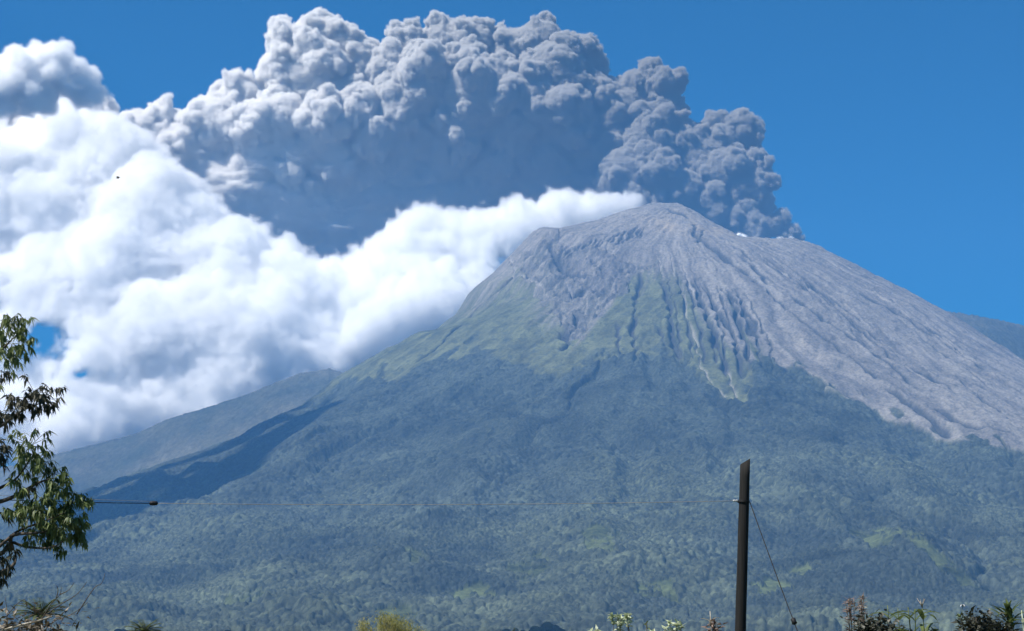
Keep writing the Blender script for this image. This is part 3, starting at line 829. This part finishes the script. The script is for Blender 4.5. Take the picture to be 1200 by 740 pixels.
class MB:
    def __init__(s): s.V = []; s.Q = []; s.n = 0
    def add(s, VQ):
        V, Q = VQ; s.V.append(np.array(V)); s.Q += [tuple(i + s.n for i in q) for q in Q]; s.n += len(V); return s
    def build(s, name, mat, parent=None, smooth=True):
        V = np.concatenate(s.V)
        q = parent
        while q is not None: V = V - np.array(q.location); q = q.parent
        me = bpy.data.meshes.new(name)
        me.from_pydata(V.tolist(), [], [tuple(dict.fromkeys(q)) for q in s.Q])
        if smooth: me.polygons.foreach_set("use_smooth", np.ones(len(me.polygons), dtype=bool))
        me.materials.append(mat); me.update()
        return link(name, me, parent)
def empty(name, loc):
    o = bpy.data.objects.new(name, None); col.objects.link(o); o.location = loc; o.empty_display_size = 0.2; return o
def curve(P, n):
    """smooth path through points"""
    P = np.array(P, float); t = np.linspace(0, len(P) - 1, n); out = []
    for x in t:
        k = min(int(x), len(P) - 2); f = x - k
        p0, p1, p2, p3 = P[max(k - 1, 0)], P[k], P[k + 1], P[min(k + 2, len(P) - 1)]
        out.append(0.5 * (2 * p1 + (p2 - p0) * f + (2 * p0 - 5 * p1 + 4 * p2 - p3) * f * f + (3 * p1 - p0 - 3 * p2 + p3) * f ** 3))
    return np.array(out)

# ---- broad-leaved tree at the left, trunk outside the frame
def build_tree():
    rng = np.random.default_rng(12); Y = 25.0
    base = np.array([-8.9, 25.4, 0.0])
    t = empty("broadleaf_tree", base)
    tag(t, "leafy green broadleaf tree with drooping leaves against the cloud", "tree")
    top = at(-75, 330, 25.6)
    trunk = MB().add(tube(curve([base, base + (0.15, 0, 2.0), base + (0.05, 0.1, 4.2), top], 14), np.linspace(0.24, 0.07, 14), 10))
    trunk.build("trunk", M_BARK, t)
    # (cluster px, py, spread px, number of leaves, dry)
    CL = [(8,384,16,70,0),(24,392,12,45,0),(14,408,13,50,0),(28,408,8,18,0),(5,424,11,40,0),(14,428,6,14,0),(0,440,6,12,1),
          (44,474,14,80,1),(56,466,9,34,1),(26,480,11,50,1),(10,486,10,46,1),(2,496,8,36,1),(60,484,6,12,1),
          (36,528,16,90,0),(28,552,13,60,0),(44,548,11,50,0),(62,560,13,60,0),(70,575,11,55,0),(60,585,11,40,0),(22,575,8,30,0),(0,530,9,40,1),(-2,545,8,30,1),
          (40,600,17,90,0),(22,610,13,55,0),(62,606,17,90,0),(82,598,12,60,0),(96,596,8,34,0),(62,628,16,90,0),(80,624,11,60,0),(92,622,8,40,0),(46,632,11,55,0),(72,640,9,34,0),(18,606,8,26,0),(94,632,6,20,0),
          (2,664,10,60,1),(0,680,7,26,1),(2,610,5,8,1),(33,577,4,10,1),
          (-30,400,22,90,0),(-40,470,24,90,0),(-45,540,26,100,0),(-40,620,26,100,0),(-80,360,26,90,0),(-95,430,26,90,0),(-120,500,30,90,0),(-110,580,30,90,0),(-60,340,20,60,0)]
    LIMBS = [[(-78,470),(-30,440),(0,412),(20,392)],[(-78,470),(-40,430),(-10,395),(6,380)],[(-80,520),(-35,512),(0,500),(25,482),(55,470)],
             [(-82,600),(-40,590),(0,572),(20,560),(38,535)],[(-40,590),(10,585),(45,566),(66,560)],[(-84,700),(-40,672),(0,640),(22,622),(50,612),(82,598)],
             [(0,640),(14,628),(40,625),(62,622)],[(-60,660),(0,650),(12,636),(30,641),(60,642),(80,630)],[(-50,690),(0,672),(16,662),(18,648),(12,640)],[(-70,640),(-20,650),(0,664)],[(-82,420),(-60,380),(-50,345)],
             [(-84,640),(-110,600),(-125,560)],[(-84,560),(-110,500),(-130,470)],[(-82,470),(-95,430),(-98,400)]]
    for L in LIMBS:
        P = [at(a, b, Y + 0.25 * math.sin(a * 0.05 + b)) for a, b in L]; P[0] = np.array([P[0][0], 25.4, P[0][2]])
        n = 14
        MB().add(tube(curve(P, n), np.linspace(0.042, 0.006, n), 6)).build("limb", M_BARK, t)
    for dry, nm in ((0, "foliage"), (1, "dull_foliage")):
        mb = MB()
        for cx, cy_, sp, nl, dr in CL:
            if dr != dry: continue
            c0 = at(cx, cy_ - 6, Y + rng.uniform(-0.35, 0.35)); s = sp / F * Y
            nt_ = max(3, int(nl / 3.6))
            for k in range(nt_):                                   # twigs, leaves hang around their tips
                q = rng.normal(size=3) * np.array([0.55, 0.8, 0.5]) * s + c0
                d0 = unit((q - c0) + np.array([0.15, 0, 0.1]) * s + rng.normal(size=3) * 0.2 * s)
                tip = q + d0 * 0.10
                mb.add(tube([c0 + (q - c0) * 0.15, q, tip], [0.006, 0.004, 0.003], 3, False))
                for j in range(9):
                    f = 2 * math.pi * (j * 0.38 + rng.random() * 0.15)
                    side = np.array([math.cos(f), math.sin(f), 0])
                    dd = unit(side * rng.uniform(0.25, 0.7) + d0 * 0.35 + np.array([0.1, 0, -rng.uniform(0.2, 1.2)]))
                    p = q + (tip - q) * rng.random() + rng.normal(size=3) * 0.012
                    mb.add(blade(p, dd, rng.uniform(0.09, 0.18), rng.uniform(0.030, 0.050), rng.uniform(0.3, 0.9), 4, 0.3, rng.uniform(-0.8, 0.8)))
        o = mb.build(nm, M_LEAF_DRY if dry else M_LEAF, t); tag(o, kind="stuff")

# ---- pole with wires
def build_pole():
    Y = 31.0
    b = at(866.5, 790, Y); b[2] = 0.0; p1 = at(867.5, 740, Y); p2 = at(873.5, 541, Y)
    ax = unit(p2 - p1); base = p1 - ax * (p1[2] / ax[2]) - ax * 0.4; base0 = base + ax * 0.4
    t = empty("utility_pole", base0)
    tag(t, "dark weathered timber pole with a slanted sawn top and guy wire", "pole")
    n = 16; m = 22; V = []; Q = []
    Lp = np.linalg.norm(p2 - base)
    for k in range(m):
        f = k / (m - 1); c = base + ax * Lp * f; r = 0.110 - 0.020 * f
        for q in range(n):
            a = 2 * math.pi * q / n; rr = r * (1 + 0.03 * math.sin(3 * a + 5 * f) + 0.015 * math.sin(11 * a + 30 * f))
            z = 0.055 * math.cos(a) * 1.0 if k == m - 1 else 0
            V.append(c + np.array([math.cos(a) * rr, math.sin(a) * rr, 0]) + ax * z)
    Q = [(k * n + q, k * n + (q + 1) % n, (k + 1) * n + (q + 1) % n, (k + 1) * n + q) for k in range(m - 1) for q in range(n)]
    mb = MB(); mb.V = [np.array(V)]; mb.Q = Q + [tuple((m - 1) * n + q for q in range(n))]; mb.n = len(V)
    mb.build("post", M_POLE, t)
    c = at(871.5, 588, Y)
    # wire wraps round the post
    W = MB()
    for dz in (-0.012, 0.0, 0.013):
        P = [c + np.array([math.cos(a) * 0.108, math.sin(a) * 0.108, dz + 0.004 * math.sin(2 * a)]) for a in np.linspace(0, 2 * math.pi, 25)]
        W.add(tube(P, 0.006, 5, False))
    W.build("tie_wire", M_BLACK, t)
    g0 = c + np.array([0.11, -0.02, -0.02]); g1 = at(930, 722, Y - 1.2); dirg = unit(g1 - g0); gEnd = g1 + dirg * (g1[2] / -dirg[2])
    P = np.array([g0 + (gEnd - g0) * f + np.array([0, 0, -0.10 * math.sin(math.pi * f)]) for f in np.linspace(0, 1, 20)])
    g = MB().add(tube(P, 0.0095, 5)).build("guy_wire", M_BLACK, t)
    s0 = g0 + (gEnd - g0) * ((g1 - g0) @ dirg / ((gEnd - g0) @ dirg)) + np.array([0, 0, -0.09])
    MB().add(tube([s0 - dirg * 0.055, s0 - dirg * 0.045, s0, s0 + dirg * 0.045, s0 + dirg * 0.055], [0.012, 0.046, 0.040, 0.046, 0.012], 10)).build("strain_insulator", M_BLACK, g)
    # the span to the left
    A = c + np.array([-0.10, 0, 0.015]); S = at(180, 590, 29.0); E = at(-60, 583, 27.5)
    w = empty("overhead_wire", A); tag(w, "thin overhead wire strung from the timber pole, with a black splice", "wire")
    def span(a, b, sag, n): return [a + (b - a) * f + np.array([0, 0, -sag * 4 * f * (1 - f)]) for f in np.linspace(0, 1, n)]
    MB().add(tube(span(A, S, 0.045, 40), 0.0060, 5)).build("strand", M_WIRE, w)
    MB().add(tube(span(S, E, 0.02, 20), 0.0075, 5)).build("strand", M_BLACK, w)
    MB().add(tube(span(S + np.array([0, 0, .03]), E + np.array([0, 0, .07]), 0.01, 20), 0.004, 5)).build("strand", M_WIRE, w)
    d = unit(S - A)
    MB().add(tube([S - d * .07, S - d * .06, S - d * .02, S + d * .02, S + d * .06, S + d * .07], [.012, .034, .040, .040, .034, .012], 10)).build("splice_cover", M_BLACK, w)
    MB().add(tube([A + d * 0.0, A + d * .02, A + d * .05, A + d * .08, A + d * .10], [.008, .022, .014, .022, .008], 8)).build("insulator", M_PORC, w)

# ---- corn and garden plants along the bottom
def corn(px, top, Y, seed, label, mat=None, tassel=True, n=9, spread=1.0, dry=False):
    rng = np.random.default_rng(seed); tip = at(px, top, Y); base = np.array([tip[0] + rng.uniform(-.05, .05), Y, 0.0]); H = tip[2]
    t = empty("corn_plant" if not dry else "withered_corn_plant", base); tag(t, label, "corn plant")
    m = mat or M_CORN
    P = curve([base, base + (0.02, 0, H * .5), tip - (0, 0, 0.18 if tassel else 0.02)], 10)
    MB().add(tube(P, np.linspace(0.016, 0.007, 10), 6)).build("stalk", M_STRAW if dry else m, t)
    for k in range(n):
        f = 0.55 + 0.43 * k / n; c = P[min(9, int(f * 9))]; a = k * math.pi + rng.uniform(-.7, .7) + seed
        d = np.array([math.cos(a), math.sin(a) * .8, rng.uniform(0.9, 1.8)])
        MB().add(blade(c, d, rng.uniform(.38, .62) * spread, rng.uniform(.07, .10), rng.uniform(1.2, 2.4), 9, .3, rng.uniform(-.3, .3), .55)).build("leaf", m, t)
    if tassel:
        mb = MB()
        for k in range(7):
            a = rng.uniform(0, 6.28); d = unit((math.cos(a) * .35, math.sin(a) * .35, 1)); L = rng.uniform(.10, .2)
            mb.add(tube([P[-1], P[-1] + d * L * .5, P[-1] + d * L + np.array([math.cos(a), math.sin(a), -.3]) * .02], [.004, .006, .003], 4))
        mb.build("tassel", M_STRAW, t)

def leafy_shrub(px, top, Y, seed, label, name, mat, nst=5, r_px=14, leaf=(.05, .03), per=26, cat="shrub", round_=False, tipf=.10):
    rng = np.random.default_rng(seed); tip = at(px, top, Y); base = np.array([tip[0], Y, 0.0]); H = tip[2]; r = r_px / F * Y
    t = empty(name, base); tag(t, label, cat); lf = MB()
    for k in range(nst):
        e = tip + np.array([rng.uniform(-1, 1) * r, rng.uniform(-1, 1) * r, -abs(rng.normal()) * r * (.5 if k else 0)])
        P = curve([base + rng.normal(size=3) * (.04, .04, 0), base + (e - base) * .5 + rng.normal(size=3) * .05, e], 8)
        MB().add(tube(P, np.linspace(.012, .004, 8), 5)).build("stem", M_BARK, t)
        for j in range(per):
            f = 1 - abs(rng.normal()) * (tipf if not round_ else .12); f = min(1, max(.2, f)); q = P[0] + (P[-1] - P[0]) * f
            if round_: q = q + rng.normal(size=3) * r * .45 * np.array([1, 1, .7])
            d = rng.normal(size=3); d[2] = abs(d[2]) * .8 + .1
            lf.add(blade(q, d, rng.uniform(.7, 1.3) * leaf[0], rng.uniform(.8, 1.2) * leaf[1], .6, 3, .25, rng.uniform(-1, 1)))
    o = lf.build("foliage", mat, t); tag(o, kind="stuff")
    return t

def young_palm(px, top, Y, seed, label, r_px=16, n=13, mat=None):
    rng = np.random.default_rng(seed); tip = at(px, top, Y); r = r_px / F * Y; crown = tip - np.array([0, 0, r * 1.0]); base = np.array([tip[0], Y, 0])
    t = empty("young_palm", base); tag(t, label, "palm")
    MB().add(tube(curve([base, base + (.03, 0, crown[2] * .5), crown], 10), np.linspace(.09, .05, 10), 8)).build("trunk", M_BARK, t)
    for k in range(n):
        a = k * 2.4 + rng.uniform(-.2, .2); up = 1.9 - 1.6 * k / n
        d = unit((math.cos(a), math.sin(a), up)); P = [crown.copy()]
        for j in range(8): d = unit(d + np.array([0, 0, -.10])); P.append(P[-1] + d * r * 1.25 / 8)
        mb = MB().add(tube(P, np.linspace(.008, .003, 9), 4))
        for j in range(1, 9):
            for s in (-1, 1):
                for h in (0, .5):
                    q = P[j] + (P[min(j + 1, 8)] - P[j]) * h; dd = P[j] - P[j - 1]; sd = unit(np.cross(dd, (0, 0, 1)) if abs(unit(dd)[2]) < .98 else (1, 0, 0)) * s
                    mb.add(blade(q, unit(unit(dd) * .9 + sd * .8), r * .42 * (1 - .5 * abs(j / 8 - .4)), .034, .5, 2, .2, 0))
        mb.build("frond", mat or M_PALM, t)

def bamboo(px, top, Y, seed, label):
    rng = np.random.default_rng(seed); base = at(px, 790, Y); base[2] = 0
    t = empty("bamboo_clump", base); tag(t, label, "bamboo"); lf = MB(); H0 = at(px, top, Y)[2]
    for k in range(44):
        x = rng.normal() * 1.6; H = H0 * (1 - .10 * abs(x + 0.3) ** 1.2) * rng.uniform(.86, 1.0) * (1.0 if k else 1.02); lean = rng.normal() * .35
        b = base + np.array([x * .7, rng.normal() * .6, 0]); e = np.array([base[0] + x * 1.15 + lean, b[1] + rng.normal() * .6, H])
        P = curve([b, b + (e - b) * .55 + np.array([0, 0, .3]), e], 12)
        MB().add(tube(P, np.linspace(.035, .006, 12), 5)).build("cane", M_YELLOW, t)
        for j in range(170):
            f = rng.random() ** .35; q = P[int(f * 11)] + rng.normal(size=3) * .2
            d = rng.normal(size=3) * (1, 1, .5) + np.array([0, 0, .25]); lf.add(blade(q, d, rng.uniform(.18, .38), .06, 1.0, 2, .2, rng.uniform(-1, 1)))
    tag(lf.build("foliage", M_YELLOW, t), kind="stuff")

def bare_twigs():
    Y = 24.0; b = at(18, 790, Y); b[2] = 0
    t = empty("bare_shrub", b); tag(t, "leafless shrub with long upcurving bare twigs", "shrub")
    for P_ in ([(10,780),(30,745),(50,724),(72,708),(90,697),(102,682)],[(50,724),(60,708),(70,697),(72,688)],[(66,701),(68,692),(66,686)],[(70,697),(80,692),(87,683)],[(20,790),(55,735),(80,722),(92,715),(100,706)],[(92,715),(103,706)],[(-20,760),(0,738),(8,722),(6,700)],[(8,722),(20,708),(30,702)],[(110,690),(119,684),(123,672)]):
        if P_[0] == (110,690): P_ = [(90,720)] + P_
        P = [at(a, c, Y) for a, c in P_]
        MB().add(tube(curve(P, 12), np.linspace(.013 if len(P_) > 5 else .008, .003, 12), 5)).build("twig", M_BARK, t)
    MB().add(tube(curve([b, at(14, 785, Y), at(12, 772, Y)], 6), .018, 6)).build("stem", M_BARK, t)

def dry_brush():
    Y = 23.0; rng = np.random.default_rng(4)
    t = leafy_shrub(30, 728, Y, 5, "heap of dry brown brush with a pale broken branch", "dry_brush", mk_leaf("brush_leaf", (0.03, 0.026, 0.016), (0.14, 0.11, 0.07), .2, 9), 14, 40, (.11, .05), 100, "brush", True)
    MB().add(tube(curve([at(-8, 742, Y - .3), at(20, 734, Y - .3), at(48, 727, Y - .3), at(62, 722, Y - .2)], 10), np.linspace(.02, .010, 10), 6)).build("branch", M_STRAW, t)

def bird():
    p = at(138, 209, 55.0); t = empty("bird", p); tag(t, "small dark bird flying in front of the white cloud", "bird")
    me = bpy.data.meshes.new("body")
    # one continuous skin: body, head, tail fan and two swept wings
    V = []; prof = [(-.085, .004, .0), (-.06, .012, .0), (-.02, .022, .0), (.02, .024, .003), (.05, .016, .006), (.07, .015, .009), (.085, .009, .009), (.098, .001, .006)]
    for x, r, z in prof:
        for q in range(8): a = 2 * math.pi * q / 8; V.append((x, math.cos(a) * r, z + math.sin(a) * r))
    Fs = [(k * 8 + q, k * 8 + (q + 1) % 8, k * 8 + 8 + (q + 1) % 8, k * 8 + 8 + q) for k in range(len(prof) - 1) for q in range(8)]
    def wing(s):
        n = len(V)
        for x0, x1, y, z in ((.045, -.025, .0, .004), (.055, -.03, .06, .045), (.04, -.03, .11, .06), (-.03, -.05, .17, .05)):
            V.extend([(x0, s * y, z + .003), (x1, s * y, z), (x0, s * y, z - .003)])
        for k in range(3):
            a = n + 3 * k
            Fs.extend([(a, a + 1, a + 4, a + 3), (a + 1, a + 2, a + 5, a + 4), (a + 2, a, a + 3, a + 5)])
    wing(1); wing(-1)
    n = len(V); V.extend([(-.07, .004, .004), (-.07, -.004, .004), (-.14, .03, .0), (-.13, 0, .002), (-.14, -.03, .0), (-.07, 0, -.006)])
    Fs.extend([(n, n + 2, n + 3), (n, n + 3, n + 1), (n + 1, n + 3, n + 4), (n + 5, n + 3, n + 2), (n + 5, n + 4, n + 3)])
    me.from_pydata(V, [], Fs); me.materials.append(M_FEATHER); me.update()
    o = link("body", me, t); o.rotation_euler = (R(20), R(-12), R(25)); t.scale = (.85, .85, .85)

def build_near():
    build_tree(); build_pole(); bird()
    bare_twigs(); dry_brush()
    young_palm(48, 698, 27.0, 3, "young palm tuft standing behind the dry brush", 24, 24)
    young_palm(169, 724, 33.0, 6, "small palm top alone in front of the forest, right of the dry brush", 17, 20)
    bamboo(456, 713, 110.0, 2, "yellow-green bamboo clump in front of the forested slope")
    leafy_shrub(605, 737, 30.0, 8, "tip of a small dark green shrub in front of the forest", "garden_shrub", M_CORN, 3, 5, (.05, .03), 14)
    S = "flowering_shrub"
    leafy_shrub(723, 720, 30.0, 11, "pale budded shrub stem, the thicker of the tall pair left of the pole", S, M_PALE, 4, 7, (.10, .075), 22, tipf=.035)
    leafy_shrub(739, 719, 30.2, 12, "slimmer pale budded shrub stem beside the thicker tall one", S, M_PALE, 3, 5, (.09, .065), 18, tipf=.04)
    leafy_shrub(694, 737, 30.1, 13, "low pale shrub tip at the far end of the budded row", S, M_PALE, 3, 8, (.09, .06), 14, tipf=.03)
    leafy_shrub(768, 736, 30.0, 14, "low sprigs of pale buds between the taller budded stems", S, M_PALE, 6, 16, (.09, .06), 12, tipf=.03)
    leafy_shrub(791, 729, 30.0, 15, "leaning pale budded sprig nearest the dry seed head", S, M_PALE, 4, 7, (.10, .07), 16, tipf=.03)
    leafy_shrub(757, 729, 30.4, 16, "thin dark stem among the pale budded shrubs", "garden_shrub", M_CORN, 2, 3, (.09, .04), 18)
    # dry seed head
    corn(832, 715, 29.5, 21, "dry brown seed head with pale curled leaves left of the pole", M_STRAW, False, 12, .42, True)
    leafy_shrub(838, 727, 29.6, 22, "withered brown shrub under the dry seed head", "withered_shrub", M_DRYRED, 6, 9, (.13, .06), 26, "shrub", True)
    # right-hand garden
    leafy_shrub(1000, 698, 28.0, 31, "tall reddish withered plant with upright dry stems", "withered_shrub", M_DRYRED, 9, 12, (.12, .026), 34, tipf=.15)
    leafy_shrub(1012, 712, 28.2, 38, "slender dry stalk standing close to the reddish withered plant", "withered_shrub", M_STRAW, 3, 5, (.09, .02), 16)
    leafy_shrub(1034, 724, 27.5, 32, "dark brown rounded bush beside the corn", "dark_bush", M_BUSH, 12, 20, (.11, .065), 110, "bush", True)
    for i, (x, tp, y, lab) in enumerate(((1040, 708, 28.5, "corn plant rising right behind the dark rounded bush"), (1064, 710, 28.2, "corn plant in the middle of the short corn row"), (1080, 700, 28.0, "tallest corn plant, at the end of the row with pale tassel"), (1052, 712, 28.8, "low corn plant with arching leaves in the corn row"), (1072, 712, 27.8, "corn plant crowding the foot of the tasselled one"))):
        corn(x, tp, y, 40 + i, lab, None, i == 2, 12, 1.0)
    leafy_shrub(1096, 736, 28.0, 33, "low green shrub tip right after the corn row", "garden_shrub", M_CORN, 4, 9, (.10, .05), 18)
    leafy_shrub(1128, 720, 28.0, 34, "slim green stem with a white curled flower on top", "flower_stem", M_CORN, 2, 3, (.09, .035), 18, "flower")
    fl = MB(); c = at(1128, 709, 28.0); st = at(1128, 724, 28.0)
    fo = bpy.data.objects["flower_stem"]
    MB().add(tube([st, (st + c) / 2 + np.array([-.01, 0, 0]), c], [.006, .005, .004], 5)).build("flower_stalk", M_CORN, fo)
    for k in range(5):
        a = k * 1.257; fl.add(blade(c, (math.cos(a), math.sin(a) * .8, .9), .075, .035, 2.6, 4, .2, 0))
    fl.build("flower_head", M_PORC, fo)
    leafy_shrub(1150, 723, 27.0, 35, "dark reddish-brown rounded bush under the broad-leaved plant", "dark_bush", M_BUSH, 12, 20, (.11, .065), 110, "bush", True)
    leafy_shrub(1172, 734, 27.2, 39, "small black-brown bush crowding the broad-leaved plant's foot", "dark_bush", M_BUSH, 8, 12, (.10, .06), 80, "bush", True)
    # broad-leaved plant
    rng = np.random.default_rng(9); Y = 27.5; tip = at(1182, 712, Y); base = np.array([tip[0], Y, 0])
    t = empty("broadleaf_plant", base); tag(t, "upright broad-leaved plant with long dark green leaves", "plant")
    MB().add(tube(curve([base, base + (0, 0, 1.2), tip - (0, 0, .35)], 8), np.linspace(.05, .035, 8), 8)).build("stem", M_CORN, t)
    for k in range(24):
        a = k * 2.4; up = rng.uniform(.3, 2.6); d = (math.cos(a), math.sin(a) * .7, up)
        MB().add(blade(tip - np.array([rng.uniform(-.06, .06), 0, .10 + .28 * rng.random()]), d, rng.uniform(.25, .45), rng.uniform(.07, .11), rng.uniform(.4, 1.6), 6, .3, rng.uniform(-.5, .5), .6)).build("leaf", M_CORN, t)
    corn(1197, 714, 27.0, 55, "pale whitish corn leaf plant beside the broad-leaved plant", M_PALE, False, 5, .6)
build_near()
